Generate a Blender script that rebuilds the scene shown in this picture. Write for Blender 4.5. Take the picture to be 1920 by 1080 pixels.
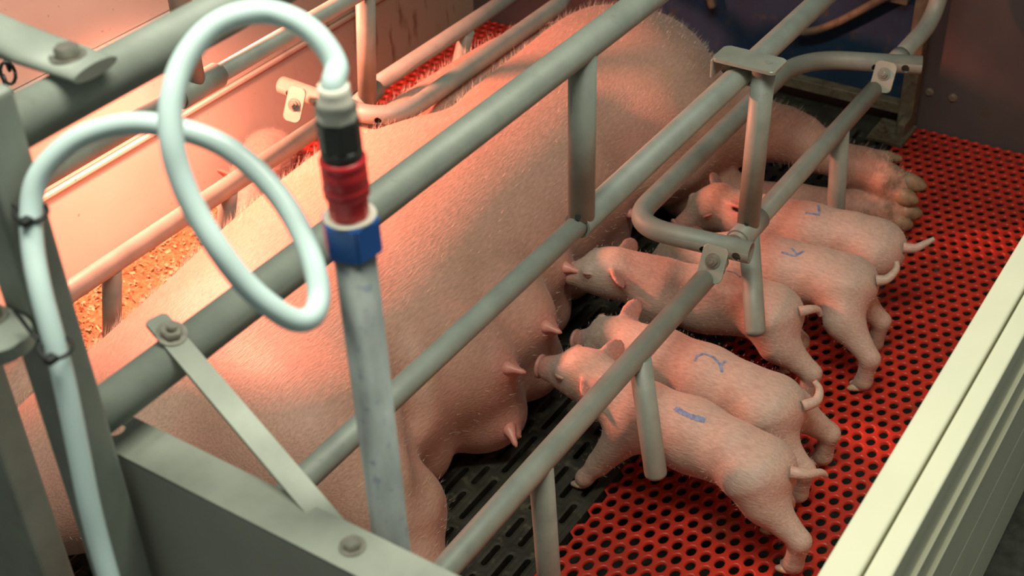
import bpy, bmesh, math, random
import numpy as np
from mathutils import Vector, Matrix
from mathutils.bvhtree import BVHTree

for o in list(bpy.data.objects):
    bpy.data.objects.remove(o, do_unlink=True)
S = bpy.context.scene
COL = S.collection
rnd = random.Random(7)

# ------------------------------------------------------------------ camera
YAW, PIT, ROL = [math.radians(a) for a in (34.694, 36.115, 2.468)]
FPX, CAMH = 2485.0, 1.75
fw = np.array([math.cos(PIT)*math.cos(YAW), math.cos(PIT)*math.sin(YAW), -math.sin(PIT)])
rt0 = np.array([math.sin(YAW), -math.cos(YAW), 0.0])
dn0 = np.cross(fw, rt0)
rt = math.cos(ROL)*rt0 + math.sin(ROL)*dn0
dn = -math.sin(ROL)*rt0 + math.cos(ROL)*dn0
CAM = np.array([0.0, 0.0, CAMH])
cam_d = bpy.data.cameras.new('camera')
cam = bpy.data.objects.new('camera', cam_d)
COL.objects.link(cam)
cam.matrix_world = Matrix(((rt[0], -dn[0], -fw[0], 0), (rt[1], -dn[1], -fw[1], 0), (rt[2], -dn[2], -fw[2], CAMH), (0, 0, 0, 1)))
cam_d.sensor_width = 36.0
cam_d.lens = FPX/1920*36
cam_d.clip_start = 0.05
cam_d.dof.use_dof = True
cam_d.dof.focus_distance = 2.15
cam_d.dof.aperture_fstop = 6.5
S.camera = cam

# ------------------------------------------------------------------ world, lights, exposure
W = bpy.data.worlds.new('barn_air'); S.world = W
W.use_nodes = True
W.node_tree.nodes['Background'].inputs[0].default_value = (0.80, 0.86, 0.78, 1)
W.node_tree.nodes['Background'].inputs[1].default_value = 0.205

def area(name, loc, target, size, size_y, energy, color):
    d = bpy.data.lights.new(name, 'AREA')
    d.shape = 'RECTANGLE'; d.size = size; d.size_y = size_y
    d.energy = energy; d.color = color
    o = bpy.data.objects.new(name, d); COL.objects.link(o)
    o.location = loc
    o.rotation_euler = (Vector(target)-Vector(loc)).to_track_quat('-Z', 'Y').to_euler()
    return o
# ceiling strip light over the service aisle
area('ceiling_strip_light', (0.75, 0.55, 2.70), (1.05, 0.75, 0.2), 1.7, 0.30, 53, (1.0, 1.0, 0.84))
# infrared creep lamp behind the sow's back
hd = bpy.data.lights.new('heat_lamp', 'SPOT')
hd.energy = 132; hd.color = (1.0, 0.27, 0.17); hd.spot_size = math.radians(124); hd.spot_blend = 0.4
hd.shadow_soft_size = 0.05
hl = bpy.data.objects.new('heat_lamp', hd); COL.objects.link(hl)
hl.location = (1.56, 2.04, 0.81)
hl.rotation_euler = (Vector((1.74, 1.60, 0))-Vector(hl.location)).to_track_quat('-Z', 'Y').to_euler()

S.view_settings.view_transform = 'Standard'
S.view_settings.look = 'None'
S.view_settings.gamma = 1.0
S.view_settings.use_curve_mapping = False
S.view_settings.exposure = 0.0

# ------------------------------------------------------------------ pixel helpers (a pixel gives a direction; the plane it touches gives the distance)
def ray(px, py):
    return fw + rt*(px-960)/FPX + dn*(py-540)/FPX
def Pz(px, py, z):
    v = ray(px, py); return Vector(CAM+v*(z-CAMH)/v[2])
def Py(px, py, y):
    v = ray(px, py); return Vector(CAM+v*y/v[1])
def Px(px, py, x):
    v = ray(px, py); return Vector(CAM+v*x/v[0])
def Pd(px, py, d):
    return Vector(CAM+ray(px, py)*d)

# ------------------------------------------------------------------ materials
MAT = {}
def nodes_of(name):
    m = bpy.data.materials.new(name); m.use_nodes = True
    nt = m.node_tree
    return m, nt, nt.nodes['Principled BSDF']
def mix(nt, fac, a, b, mode='MIX'):
    n = nt.nodes.new('ShaderNodeMix'); n.data_type = 'RGBA'; n.blend_type = mode
    for sock, v in ((n.inputs[0], fac), (n.inputs[6], a), (n.inputs[7], b)):
        if isinstance(v, (int, float)): sock.default_value = v
        elif isinstance(v, tuple): sock.default_value = v if len(v) == 4 else (*v, 1)
        else: nt.links.new(v, sock)
    return n.outputs[2]
def noise(nt, scale, detail=3, stretch=None, rough=0.55, coord='Object'):
    tc = nt.nodes.new('ShaderNodeTexCoord')
    out = tc.outputs[coord]
    if stretch:
        mp = nt.nodes.new('ShaderNodeMapping'); mp.inputs['Scale'].default_value = stretch
        nt.links.new(out, mp.inputs[0]); out = mp.outputs[0]
    n = nt.nodes.new('ShaderNodeTexNoise')
    n.inputs['Scale'].default_value = scale; n.inputs['Detail'].default_value = detail; n.inputs['Roughness'].default_value = rough
    nt.links.new(out, n.inputs['Vector'])
    return n.outputs['Fac']
def ramp(nt, fac, stops):
    r = nt.nodes.new('ShaderNodeValToRGB')
    e = r.color_ramp.elements
    while len(e) < len(stops): e.new(0.5)
    for k, (p, c) in enumerate(stops):
        e[k].position = p
        e[k].color = (c, c, c, 1) if isinstance(c, (int, float)) else (*c, 1)
    nt.links.new(fac, r.inputs[0])
    return r.outputs[0]
def bump(nt, h, strength, dist, b):
    n = nt.nodes.new('ShaderNodeBump'); n.inputs['Strength'].default_value = strength; n.inputs['Distance'].default_value = dist
    nt.links.new(h, n.inputs['Height']); nt.links.new(n.outputs[0], b.inputs['Normal'])
def simple(name, col, rough=0.5, metal=0.0, var=0.15, scale=20, spots=None, bumpk=None, coat=0.0, spec=None, stretch=None):
    if name in MAT: return MAT[name]
    m, nt, b = nodes_of(name)
    f = noise(nt, scale, 4, stretch)
    lo = tuple(c*(1-var) for c in col); hi = tuple(min(1, c*(1+var)) for c in col)
    c = ramp(nt, f, [(0.3, lo), (0.7, hi)])
    if spots:
        sc, th, scol, amt = spots
        g = ramp(nt, noise(nt, sc, 5), [(th, 0.0), (min(1, th+0.08), amt)])
        c = mix(nt, g, c, scol)
    nt.links.new(c, b.inputs['Base Color'])
    b.inputs['Roughness'].default_value = rough; b.inputs['Metallic'].default_value = metal
    if coat: b.inputs['Coat Weight'].default_value = coat
    if spec is not None: b.inputs['Specular IOR Level'].default_value = spec
    if bumpk: bump(nt, noise(nt, bumpk[0], 4, stretch), bumpk[1], bumpk[2], b)
    MAT[name] = m
    return m
galv = simple('galvanised_steel', (0.255, 0.285, 0.245), 0.55, 0.12, 0.12, 22, spots=(60, 0.66, (0.20, 0.20, 0.15), 0.6), bumpk=(180, 0.12, 0.001))
galv2 = simple('worn_galvanised_pipe', (0.27, 0.30, 0.29), 0.5, 0.15, 0.28, 34, spots=(75, 0.60, (0.10, 0.13, 0.20), 0.55), bumpk=(160, 0.15, 0.001), stretch=(1, 1, 0.35))
galvp = simple('bright_galvanised_plate', (0.31, 0.335, 0.28), 0.45, 0.2, 0.14, 18, spots=(30, 0.62, (0.30, 0.32, 0.28), 0.5))
sheet = simple('dull_steel_sheet', (0.42, 0.425, 0.36), 0.5, 0.1, 0.08, 6)
bolt_m = simple('zinc_bolt', (0.42, 0.40, 0.34), 0.30, 0.75, 0.2, 90)
rusty_tan = simple('dirty_tan_steel', (0.125, 0.105, 0.068), 0.65, 0.1, 0.35, 30, spots=(40, 0.58, (0.08, 0.05, 0.03), 0.8))
dark_m = simple('dark_hollow', (0.012, 0.012, 0.011), 0.9)
black_rub = simple('black_plastic', (0.012, 0.013, 0.013), 0.45)
hose_m = simple('pale_blue_hose', (0.58, 0.74, 0.72), 0.38, 0, 0.05, 9, coat=0.15)
red_pl = simple('red_coupling_plastic', (0.60, 0.022, 0.03), 0.35, 0, 0.12, 14)
blue_pl = simple('blue_nut_plastic', (0.022, 0.12, 0.44), 0.35, 0, 0.1, 14)
white_pl = simple('offwhite_fitting_plastic', (0.68, 0.66, 0.56), 0.4, 0, 0.06, 12)
black_pl = simple('charcoal_fitting_plastic', (0.035, 0.035, 0.03), 0.35, 0, 0.1, 12)
cream = simple('cream_pvc', (0.76, 0.75, 0.565), 0.45, 0, 0.04, 7, spots=(140, 0.74, (0.3, 0.25, 0.18), 0.6))
creamo = cream
def wall_white():
    m, nt, b = nodes_of('stained_white_pvc')
    base = ramp(nt, noise(nt, 3.0, 3), [(0.3, (0.70, 0.64, 0.55)), (0.7, (0.80, 0.76, 0.68))])
    # dung-splashed towards the sow's rump end of the pen
    tc = nt.nodes.new('ShaderNodeTexCoord'); sp = nt.nodes.new('ShaderNodeSeparateXYZ')
    nt.links.new(tc.outputs['Object'], sp.inputs[0])
    mr = nt.nodes.new('ShaderNodeMapRange'); mr.inputs[1].default_value = 2.1; mr.inputs[2].default_value = 2.9
    nt.links.new(sp.outputs[0], mr.inputs[0])
    dirt = mix(nt, mr.outputs[0], base, (0.40, 0.30, 0.21))
    st = ramp(nt, noise(nt, 26, 5, (1, 1, 0.22)), [(0.56, 0.0), (0.66, 1.0)])
    mm = nt.nodes.new('ShaderNodeMath'); mm.operation = 'MULTIPLY'
    nt.links.new(st, mm.inputs[0])
    mr2 = nt.nodes.new('ShaderNodeMapRange'); mr2.inputs[1].default_value = 2.4; mr2.inputs[2].default_value = 3.0; mr2.inputs[4].default_value = 0.75
    nt.links.new(sp.outputs[0], mr2.inputs[0]); nt.links.new(mr2.outputs[0], mm.inputs[1])
    c = mix(nt, mm.outputs[0], dirt, (0.16, 0.075, 0.035))
    fl = ramp(nt, noise(nt, 55, 5), [(0.66, 0.0), (0.72, 0.7)])
    c = mix(nt, fl, c, (0.22, 0.11, 0.05))
    nt.links.new(c, b.inputs['Base Color']); b.inputs['Roughness'].default_value = 0.5
    return m
wallw = wall_white()
rear_m = simple('dim_mauve_board', (0.080, 0.064, 0.062), 0.6, 0, 0.15, 5, spots=(9, 0.66, (0.08, 0.055, 0.02), 0.7))
blue_b = simple('navy_gate_board', (0.007, 0.030, 0.066), 0.55, 0, 0.25, 8, spots=(16, 0.58, (0.045, 0.045, 0.03), 0.6))
redf = simple('red_coated_mesh', (0.43, 0.026, 0.012), 0.42, 0, 0.22, 7, spots=(9, 0.60, (0.15, 0.035, 0.016), 0.55), coat=0.1)
slat = simple('black_iron_slat', (0.028, 0.028, 0.020), 0.5, 0, 0.45, 22, spots=(38, 0.58, (0.095, 0.09, 0.055), 0.6), bumpk=(120, 0.4, 0.002))
pit_m = simple('slurry_pit', (0.030, 0.033, 0.028), 0.7, 0, 0.5, 14, spots=(24, 0.62, (0.20, 0.22, 0.18), 0.8))
conc = simple('dark_aisle_concrete', (0.06, 0.065, 0.05), 0.8, 0, 0.5, 30)
litter_m = simple('brown_litter', (0.30, 0.16, 0.07), 0.9, 0, 0.5, 120)
shav_m = simple('pale_shavings', (0.55, 0.36, 0.20), 0.85, 0, 0.4, 160)
hoof_m = simple('horn_hoof', (0.23, 0.17, 0.10), 0.5, 0, 0.3, 60, spots=(60, 0.6, (0.10, 0.09, 0.05), 0.7))
phoof_m = simple('pale_piglet_hoof', (0.52, 0.40, 0.28), 0.5, 0, 0.25, 90)
ink_m = simple('blue_marker_ink', (0.17, 0.23, 0.38), 0.7, 0, 0.35, 120)
eye_m = simple('shut_eye', (0.16, 0.06, 0.045), 0.4)
lid_m = simple('eyelid', (0.44, 0.28, 0.22), 0.55)
nose_m = simple('snout_pink', (0.48, 0.225, 0.185), 0.4, 0, 0.15, 60)
teat_m = simple('teat_pink', (0.60, 0.25, 0.20), 0.4, 0, 0.12, 60)
hair_m = simple('white_bristle', (0.75, 0.62, 0.48), 0.5)
def skin(name, c0, c1, flush, fscale, dirt, dirt_amt, hair_stretch, speck=True, sss=0.12, pink=(0.52, 0.225, 0.18)):
    m, nt, b = nodes_of(name)
    c = ramp(nt, noise(nt, 2.6, 3), [(0.3, c0), (0.7, c1)])
    c = mix(nt, ramp(nt, noise(nt, fscale, 3), [(0.5, 0.0), (0.75, 0.6)]), c, flush)
    c = mix(nt, ramp(nt, noise(nt, 5.5, 4), [(0.50, 0.0), (0.72, dirt_amt)]), c, dirt)
    at = nt.nodes.new('ShaderNodeAttribute'); at.attribute_name = 'flush'      # ears, snout, udder: thin pink skin
    c = mix(nt, at.outputs['Fac'], c, pink)
    at2 = nt.nodes.new('ShaderNodeAttribute'); at2.attribute_name = 'soil'     # muck on the feet
    mu = nt.nodes.new('ShaderNodeMath'); mu.operation = 'MULTIPLY'
    nt.links.new(at2.outputs['Fac'], mu.inputs[0]); nt.links.new(ramp(nt, noise(nt, 28, 5), [(0.42, 0.0), (0.62, 1.0)]), mu.inputs[1])
    c = mix(nt, mu.outputs[0], c, (0.17, 0.125, 0.075))
    fine = noise(nt, 260, 3, hair_stretch)
    c = mix(nt, 0.5, c, ramp(nt, fine, [(0.3, 0.55), (0.7, 1.05)]), 'MULTIPLY')
    if speck:
        c = mix(nt, ramp(nt, noise(nt, 75, 2), [(0.76, 0.0), (0.80, 0.75)]), c, (0.09, 0.04, 0.025))
    nt.links.new(c, b.inputs['Base Color'])
    b.inputs['Roughness'].default_value = 0.52
    b.inputs['Specular IOR Level'].default_value = 0.35
    b.inputs['Subsurface Weight'].default_value = sss
    b.inputs['Subsurface Radius'].default_value = (0.012, 0.004, 0.002)
    b.inputs['Sheen Weight'].default_value = 0.12; b.inputs['Sheen Roughness'].default_value = 0.4
    bump(nt, fine, 0.38, 0.003, b)
    return m
sow_m = skin('sow_skin', (0.47, 0.275, 0.205), (0.54, 0.325, 0.245), (0.50, 0.205, 0.16), 3.2, (0.32, 0.21, 0.13), 0.55, (0.25, 1, 1))
pig_m = skin('piglet_skin', (0.45, 0.335, 0.272), (0.54, 0.42, 0.35), (0.50, 0.275, 0.225), 11.0, (0.31, 0.235, 0.15), 0.6, (1, 0.3, 1), True)
ear_m = simple('piglet_ear', (0.72, 0.30, 0.24), 0.5)

# ------------------------------------------------------------------ mesh helpers
def setp(o, label=None, cat=None, group=None, kind=None):
    if label: o['label'] = label
    if cat: o['category'] = cat
    if group: o['group'] = group
    if kind: o['kind'] = kind
    return o
def empty(name, loc, label=None, cat=None, group=None, kind=None):
    o = bpy.data.objects.new(name, None); COL.objects.link(o)
    o.location = loc; o.empty_display_size = 0.05
    return setp(o, label, cat, group, kind)
def wloc(o):
    v = Vector((0, 0, 0))
    while o: v += o.location; o = o.parent
    return v
def link(name, me, mat, parent=None, origin=None):
    """me is in world coordinates; origin becomes the object's location"""
    o = bpy.data.objects.new(name, me); COL.objects.link(o)
    base = wloc(parent) if parent else Vector((0, 0, 0))
    org = Vector(origin) if origin is not None else base
    me.transform(Matrix.Translation(-org))
    o.parent = parent
    o.location = org-base
    if mat:
        for m in (mat if isinstance(mat, (list, tuple)) else [mat]): me.materials.append(m)
    return o
def from_bm(bm, name):
    me = bpy.data.meshes.new(name); bm.to_mesh(me); bm.free(); return me
def from_lists(name, v, f, smooth=True):
    me = bpy.data.meshes.new(name)
    me.from_pydata([tuple(p) for p in v], [], f)
    if smooth: me.polygons.foreach_set('use_smooth', [True]*len(me.polygons))
    me.update()
    return me
def box_me(lo, hi, bev=0.0, seg=2):
    bm = bmesh.new()
    bmesh.ops.create_cube(bm, size=1)
    lo, hi = Vector(lo), Vector(hi)
    for v in bm.verts:
        v.co = Vector([(lo[i]+hi[i])/2+v.co[i]*(hi[i]-lo[i]) for i in range(3)])
    if bev: bmesh.ops.bevel(bm, geom=bm.edges[:], offset=bev, segments=seg, affect='EDGES', profile=0.5)
    return from_bm(bm, 'box')
def frame_for(d):
    d = Vector(d).normalized()
    a = Vector((0, 0, 1)) if abs(d.z) < 0.9 else Vector((1, 0, 0))
    u = d.cross(a).normalized(); return u, d.cross(u).normalized()
def fillet(pts, rads, n=10):
    pts = [Vector(p) for p in pts]; out = [pts[0]]
    for i in range(1, len(pts)-1):
        r = rads if isinstance(rads, (int, float)) else rads[i-1]
        a, b, c = pts[i-1], pts[i], pts[i+1]
        u = (a-b).normalized(); w = (c-b).normalized()
        ang = u.angle(w)
        t = min(r/math.tan(ang/2), (a-b).length*0.49, (c-b).length*0.49)
        p0, p1 = b+u*t, b+w*t
        for k in range(n+1):
            s = k/n
            out.append((1-s)**2*p0+2*s*(1-s)*b+s*s*p1)
    out.append(pts[-1]); return out
def catmull(pts, n=8):
    P = [np.array(p, float) for p in pts]
    P = [2*P[0]-P[1]]+P+[2*P[-1]-P[-2]]
    out = []
    for i in range(1, len(P)-2):
        for k in range(n):
            t = k/n
            out.append(Vector(0.5*(2*P[i]+(P[i+1]-P[i-1])*t+(2*P[i-1]-5*P[i]+4*P[i+1]-P[i+2])*t*t+(3*P[i]-P[i-1]-3*P[i+1]+P[i+2])*t**3)))
    out.append(Vector(P[-2])); return out
def tube_me(path, r, n=20, cap='flat', wall=None):
    """round tube along path; r number or list. wall: hollow with that wall thickness"""
    path = [Vector(p) for p in path]; m = len(path)
    rr = [r]*m if isinstance(r, (int, float)) else list(r)
    T = []
    for i in range(m):
        T.append(((path[min(i+1, m-1)]-path[max(i-1, 0)])).normalized())
    u, w = frame_for(T[0])
    v, f, sm = [], [], []
    def ringset(rad):
        nonlocal u, w
        uu = u.copy(); prev = T[0]; base = len(v)
        for i in range(m):
            q = prev.rotation_difference(T[i]); uu = q @ uu; prev = T[i]
            uu = (uu-T[i]*uu.dot(T[i])).normalized(); ww = T[i].cross(uu)
            for k in range(n):
                a = 2*math.pi*k/n
                v.append(path[i]+(uu*math.cos(a)+ww*math.sin(a))*rad[i])
        return base
    b0 = ringset(rr)
    for i in range(m-1):
        for k in range(n):
            f.append((b0+i*n+k, b0+i*n+(k+1) % n, b0+(i+1)*n+(k+1) % n, b0+(i+1)*n+k)); sm.append(True)
    if wall:
        b1 = ringset([x-wall for x in rr])
        for i in range(m-1):
            for k in range(n):
                f.append((b1+i*n+k, b1+(i+1)*n+k, b1+(i+1)*n+(k+1) % n, b1+i*n+(k+1) % n)); sm.append(True)
        for i in (0, m-1):
            for k in range(n):
                q = (b0+i*n+k, b0+i*n+(k+1) % n, b1+i*n+(k+1) % n, b1+i*n+k)
                f.append(q[::-1] if i == 0 else q); sm.append(False)
    elif cap == 'flat':
        f.append(tuple(b0+k for k in range(n))[::-1]); sm.append(False)
        f.append(tuple(b0+(m-1)*n+k for k in range(n))); sm.append(False)
    me = bpy.data.meshes.new('tube'); me.from_pydata([tuple(p) for p in v], [], f)
    me.polygons.foreach_set('use_smooth', sm); me.update()
    return me
def dome_path(p0, p1, r, steps=5):
    """path + radii of a straight tube whose far end closes in a shallow dome"""
    p0, p1 = Vector(p0), Vector(p1); d = (p1-p0).normalized()
    P = [p0, p1-d*r*0.6]; R = [r, r]
    for k in range(1, steps+1):
        a = k/steps*math.pi/2
        P.append(p1-d*r*0.6+d*r*0.6*math.sin(a)); R.append(max(r*math.cos(a), 0.0008))
    return P, R
def join_me(mes):
    bm = bmesh.new()
    for m in mes: bm.from_mesh(m); bpy.data.meshes.remove(m)
    return from_bm(bm, 'joined')
def prism_me(center, axis, r, h, n=6, bev=0.0, rot=0.0, r2=None):
    u, w = frame_for(axis); d = Vector(axis).normalized(); c = Vector(center)
    bm = bmesh.new(); lo, hi = [], []
    for k in range(n):
        a = 2*math.pi*k/n+rot; q = u*math.cos(a)+w*math.sin(a)
        lo.append(bm.verts.new(c+q*r)); hi.append(bm.verts.new(c+q*(r2 or r)+d*h))
    bm.faces.new(lo[::-1]); bm.faces.new(hi)
    for k in range(n): bm.faces.new((lo[k], lo[(k+1) % n], hi[(k+1) % n], hi[k]))
    bmesh.ops.recalc_face_normals(bm, faces=bm.faces[:])
    if bev: bmesh.ops.bevel(bm, geom=bm.edges[:], offset=bev, segments=2, affect='EDGES')
    return from_bm(bm, 'prism')
def lathe_me(center, axis, prof, n=28):
    """prof: (radius, height) pairs along axis"""
    d = Vector(axis).normalized(); c = Vector(center)
    return tube_me([c+d*h for _, h in prof], [max(r, 0.0006) for r, _ in prof], n)
def bolt(parent, pos, axis, r=0.011, mat=None, stud=True):
    d = Vector(axis).normalized(); p = Vector(pos)
    parts = [prism_me(p, d, r*1.45, r*0.22, 20), prism_me(p+d*r*0.22, d, r, r*0.75, 6, r*0.08)]
    if stud: parts.append(prism_me(p+d*r*0.9, d, r*0.52, r*0.7, 14, r*0.1))
    return link('bolt', join_me(parts), mat or bolt_m, parent)
def plate_me(center, u, w, su, sw, th, rc=0.012, n=5):
    """rounded rectangular plate, u and w in-plane directions"""
    u, w = Vector(u).normalized(), Vector(w).normalized(); d = u.cross(w).normalized(); c = Vector(center)
    pts = []
    for sx, sy, a0 in ((1, 1, 0), (-1, 1, 90), (-1, -1, 180), (1, -1, 270)):
        for k in range(n+1):
            a = math.radians(a0+90*k/n)
            pts.append((sx*(su/2-rc)+rc*math.cos(a), sy*(sw/2-rc)+rc*math.sin(a)))
    bm = bmesh.new()
    lo = [bm.verts.new(c+u*x+w*y-d*th/2) for x, y in pts]; hi = [bm.verts.new(c+u*x+w*y+d*th/2) for x, y in pts]
    bm.faces.new(lo[::-1]); top = bm.faces.new(hi); m = len(pts)
    for k in range(m): bm.faces.new((lo[k], lo[(k+1) % m], hi[(k+1) % m], hi[k]))
    bmesh.ops.bevel(bm, geom=list(top.edges), offset=min(0.0012, th*0.3), segments=1, affect='EDGES')
    return from_bm(bm, 'plate')
def cut(me, cutters):
    """boolean difference of mesh and cutter meshes (all world coordinates)"""
    o = bpy.data.objects.new('t', me); COL.objects.link(o); cs = []
    for c in cutters:
        q = bpy.data.objects.new('c', c); COL.objects.link(q); cs.append(q)
        md = o.modifiers.new('b', 'BOOLEAN'); md.operation = 'DIFFERENCE'; md.object = q; md.solver = 'EXACT'
    dg = bpy.context.evaluated_depsgraph_get()
    out = bpy.data.meshes.new_from_object(o.evaluated_get(dg))
    for q in cs+[o]:
        m_ = q.data; bpy.data.objects.remove(q, do_unlink=True); bpy.data.meshes.remove(m_)
    return out

# ------------------------------------------------------------------ signed-distance bodies
class Field:
    def __init__(s, lo, hi, h):
        s.lo = np.array(lo, float); s.h = h
        s.n = np.ceil((np.array(hi)-s.lo)/h).astype(int)+1
        s.f = np.full(s.n, 1.0, np.float32)
    def sub(s, lo, hi):
        a = np.clip(np.floor((np.array(lo)-s.lo)/s.h).astype(int), 0, s.n-1)
        b = np.clip(np.ceil((np.array(hi)-s.lo)/s.h).astype(int)+1, 1, s.n)
        if np.any(b <= a): return None
        sl = tuple(slice(a[i], b[i]) for i in range(3))
        g = [s.lo[i]+s.h*np.arange(a[i], b[i]) for i in range(3)]
        X, Y, Z = np.meshgrid(*g, indexing='ij')
        return sl, X.astype(np.float32), Y.astype(np.float32), Z.astype(np.float32)
    def blend(s, sl, d, k, op='add'):
        a = s.f[sl]
        if op == 'add':
            hh = np.clip(0.5+0.5*(a-d)/k, 0, 1); s.f[sl] = a*(1-hh)+d*hh-k*hh*(1-hh)
        else:
            hh = np.clip(0.5-0.5*(a+d)/k, 0, 1); s.f[sl] = a*(1-hh)-d*hh+k*hh*(1-hh)
    def cone(s, p, q, r1, r2, k=0.02, op='add'):
        p, q = np.array(p, float), np.array(q, float); R = max(r1, r2)+k*1.5+0.01
        t = s.sub(np.minimum(p, q)-R, np.maximum(p, q)+R)
        if t is None: return
        sl, X, Y, Z = t; e = q-p; L = max(float(e@e), 1e-9)
        u = np.clip(((X-p[0])*e[0]+(Y-p[1])*e[1]+(Z-p[2])*e[2])/L, 0, 1)
        d = np.sqrt((X-p[0]-u*e[0])**2+(Y-p[1]-u*e[1])**2+(Z-p[2]-u*e[2])**2)-(r1+(r2-r1)*u)
        s.blend(sl, d, k, op)
    def chain(s, pts, rads, k=0.02):
        for i in range(len(pts)-1): s.cone(pts[i], pts[i+1], rads[i], rads[i+1], k)
    def ell(s, c, ax, rad, k=0.02, op='add'):
        """ax: 3 orthonormal rows"""
        c = np.array(c, float); A = np.array(ax, float); rad = np.array(rad, float); R = rad.max()+k*1.5+0.01
        t = s.sub(c-R, c+R)
        if t is None: return
        sl, X, Y, Z = t; X = X-c[0]; Y = Y-c[1]; Z = Z-c[2]
        q = [X*A[i][0]+Y*A[i][1]+Z*A[i][2] for i in range(3)]
        k0 = np.sqrt(sum((q[i]/rad[i])**2 for i in range(3))); k1 = np.sqrt(sum((q[i]/rad[i]**2)**2 for i in range(3)))+1e-6
        s.blend(sl, k0*(k0-1)/k1, k, op)
    def mesh(s, name, smooth=2):
        f = s.f; n = f.shape; ins = f < 0
        cs = [(0, 0, 0), (1, 0, 0), (0, 1, 0), (1, 1, 0), (0, 0, 1), (1, 0, 1), (0, 1, 1), (1, 1, 1)]
        cn = lambda c, A: A[c[0]:n[0]-1+c[0], c[1]:n[1]-1+c[1], c[2]:n[2]-1+c[2]]
        cnt = sum(cn(c, ins).astype(np.int8) for c in cs)
        act = (cnt > 0) & (cnt < 8)
        idx = np.full(act.shape, -1, np.int64); I = np.argwhere(act); idx[act] = np.arange(len(I))
        vals = np.stack([cn(c, f)[act] for c in cs], 1)
        P = np.zeros((len(I), 3)); W_ = np.zeros(len(I))
        for a in range(8):
            for b in range(a+1, 8):
                df = np.abs(np.array(cs[a])-np.array(cs[b]))
                if df.sum() != 1: continue
                va, vb = vals[:, a], vals[:, b]; m = (va < 0) != (vb < 0)
                t = np.where(m, va/np.where(m, va-vb, 1), 0)
                P += m[:, None]*(np.array(cs[a])+t[:, None]*(np.array(cs[b])-np.array(cs[a]))); W_ += m
        P = s.lo+s.h*(I+P/W_[:, None])
        faces = []
        for ax in range(3):
            o1, o2 = [(1, 2), (2, 0), (0, 1)][ax]
            sl0 = [slice(None)]*3; sl1 = [slice(None)]*3
            sl0[ax] = slice(0, n[ax]-1); sl1[ax] = slice(1, n[ax])
            A, B = ins[tuple(sl0)], ins[tuple(sl1)]
            E = np.argwhere(A != B); flip = A[tuple(E.T)]
            ok = (E[:, o1] > 0) & (E[:, o2] > 0) & (E[:, o1] < n[o1]-1) & (E[:, o2] < n[o2]-1)
            E, flip = E[ok], flip[ok]
            q = []
            for d1, d2 in ((1, 1), (0, 1), (0, 0), (1, 0)):
                e = E.copy(); e[:, o1] -= d1; e[:, o2] -= d2; q.append(idx[tuple(e.T)])
            Q = np.stack(q, 1); Q[~flip] = Q[~flip][:, ::-1]; faces.append(Q)
        Fq = np.concatenate(faces)
        # light Laplacian smoothing along mesh edges
        ed = np.concatenate([Fq[:, [0, 1]], Fq[:, [1, 2]], Fq[:, [2, 3]], Fq[:, [3, 0]]])
        deg = np.bincount(ed.ravel(), minlength=len(P)).astype(float)
        for it in range(smooth):
            acc = np.zeros_like(P)
            for c in range(3):
                acc[:, c] = np.bincount(ed[:, 0], P[ed[:, 1], c], len(P))+np.bincount(ed[:, 1], P[ed[:, 0], c], len(P))
            P = 0.5*P+0.5*acc/np.maximum(deg, 1)[:, None]
        me = bpy.data.meshes.new(name)
        me.from_pydata(P.tolist(), [], Fq.tolist())
        me.polygons.foreach_set('use_smooth', np.ones(len(Fq), bool)); me.update()
        return me

# ================================================================== the setting
XR, YL, YS = 3.12, 2.26, 0.87      # rear wall, left wall, seam between iron slats and red mesh
def cell_ring(out, v, f, th, dome=0.0):
    """out: list of (outer xy, inner xy); adds a top ring and the walls of the hole"""
    b = len(v); n = len(out)
    for (ox, oy), (ix, iy) in out:
        v.append((ox, oy, 0.0)); mx, my = (ox+ix)/2, (oy+iy)/2
        v.append((mx, my, dome)); v.append((ix, iy, -0.001)); v.append((ix, iy, -th))
    for k in range(n):
        a, c = b+4*k, b+4*((k+1) % n)
        for j in range(3): f.append((a+j, c+j, c+j+1, a+j+1))
def weld(me, d=0.0004):
    bm = bmesh.new(); bm.from_mesh(me); bmesh.ops.remove_doubles(bm, verts=bm.verts[:], dist=d)
    bmesh.ops.recalc_face_normals(bm, faces=bm.faces[:]); bm.to_mesh(me); bm.free(); return me
def red_mesh(name, x0, x1, y0, y1, label):
    PX, PY = 0.0305, 0.0274
    v, f = [], []
    N = 12
    for i in range(int((x1-x0)/PX)):
        cx = x1-0.020-i*PX
        for j in range(int((y1-y0)/PY)+1):
            cy = y0+0.012+j*PY+(PY/2 if i % 2 else 0)
            if cy > y1-0.008: continue
            ring = []
            hexa = [(0.0203, 0), (0.0102, PY/2), (-0.0102, PY/2), (-0.0203, 0), (-0.0102, -PY/2), (0.0102, -PY/2)]
            outer = []
            for k in range(6):
                a, b_ = hexa[k], hexa[(k+1) % 6]
                outer += [a, ((a[0]+b_[0])/2, (a[1]+b_[1])/2)]
            for ox, oy in outer:
                t = math.atan2(oy/0.0085, ox/0.0122)
                ring.append(((cx+ox, cy+oy), (cx+0.0126*math.cos(t), cy+0.0086*math.sin(t))))
            cell_ring(ring, v, f, 0.007, 0.0012)
    me = weld(from_lists(name, v, f, True))
    return setp(link(name, me, redf, None, (x0, y0, 0)), label, 'floor', kind='structure')
red_mesh('floor', 0.62, XR-0.004, 0.285, YS+0.004, 'red plastic-coated mesh floor under the suckling piglets')
red_mesh('floor', 1.98, XR-0.004, 1.775, YL-0.012, "red mesh floor strip behind the sow's back")

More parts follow.
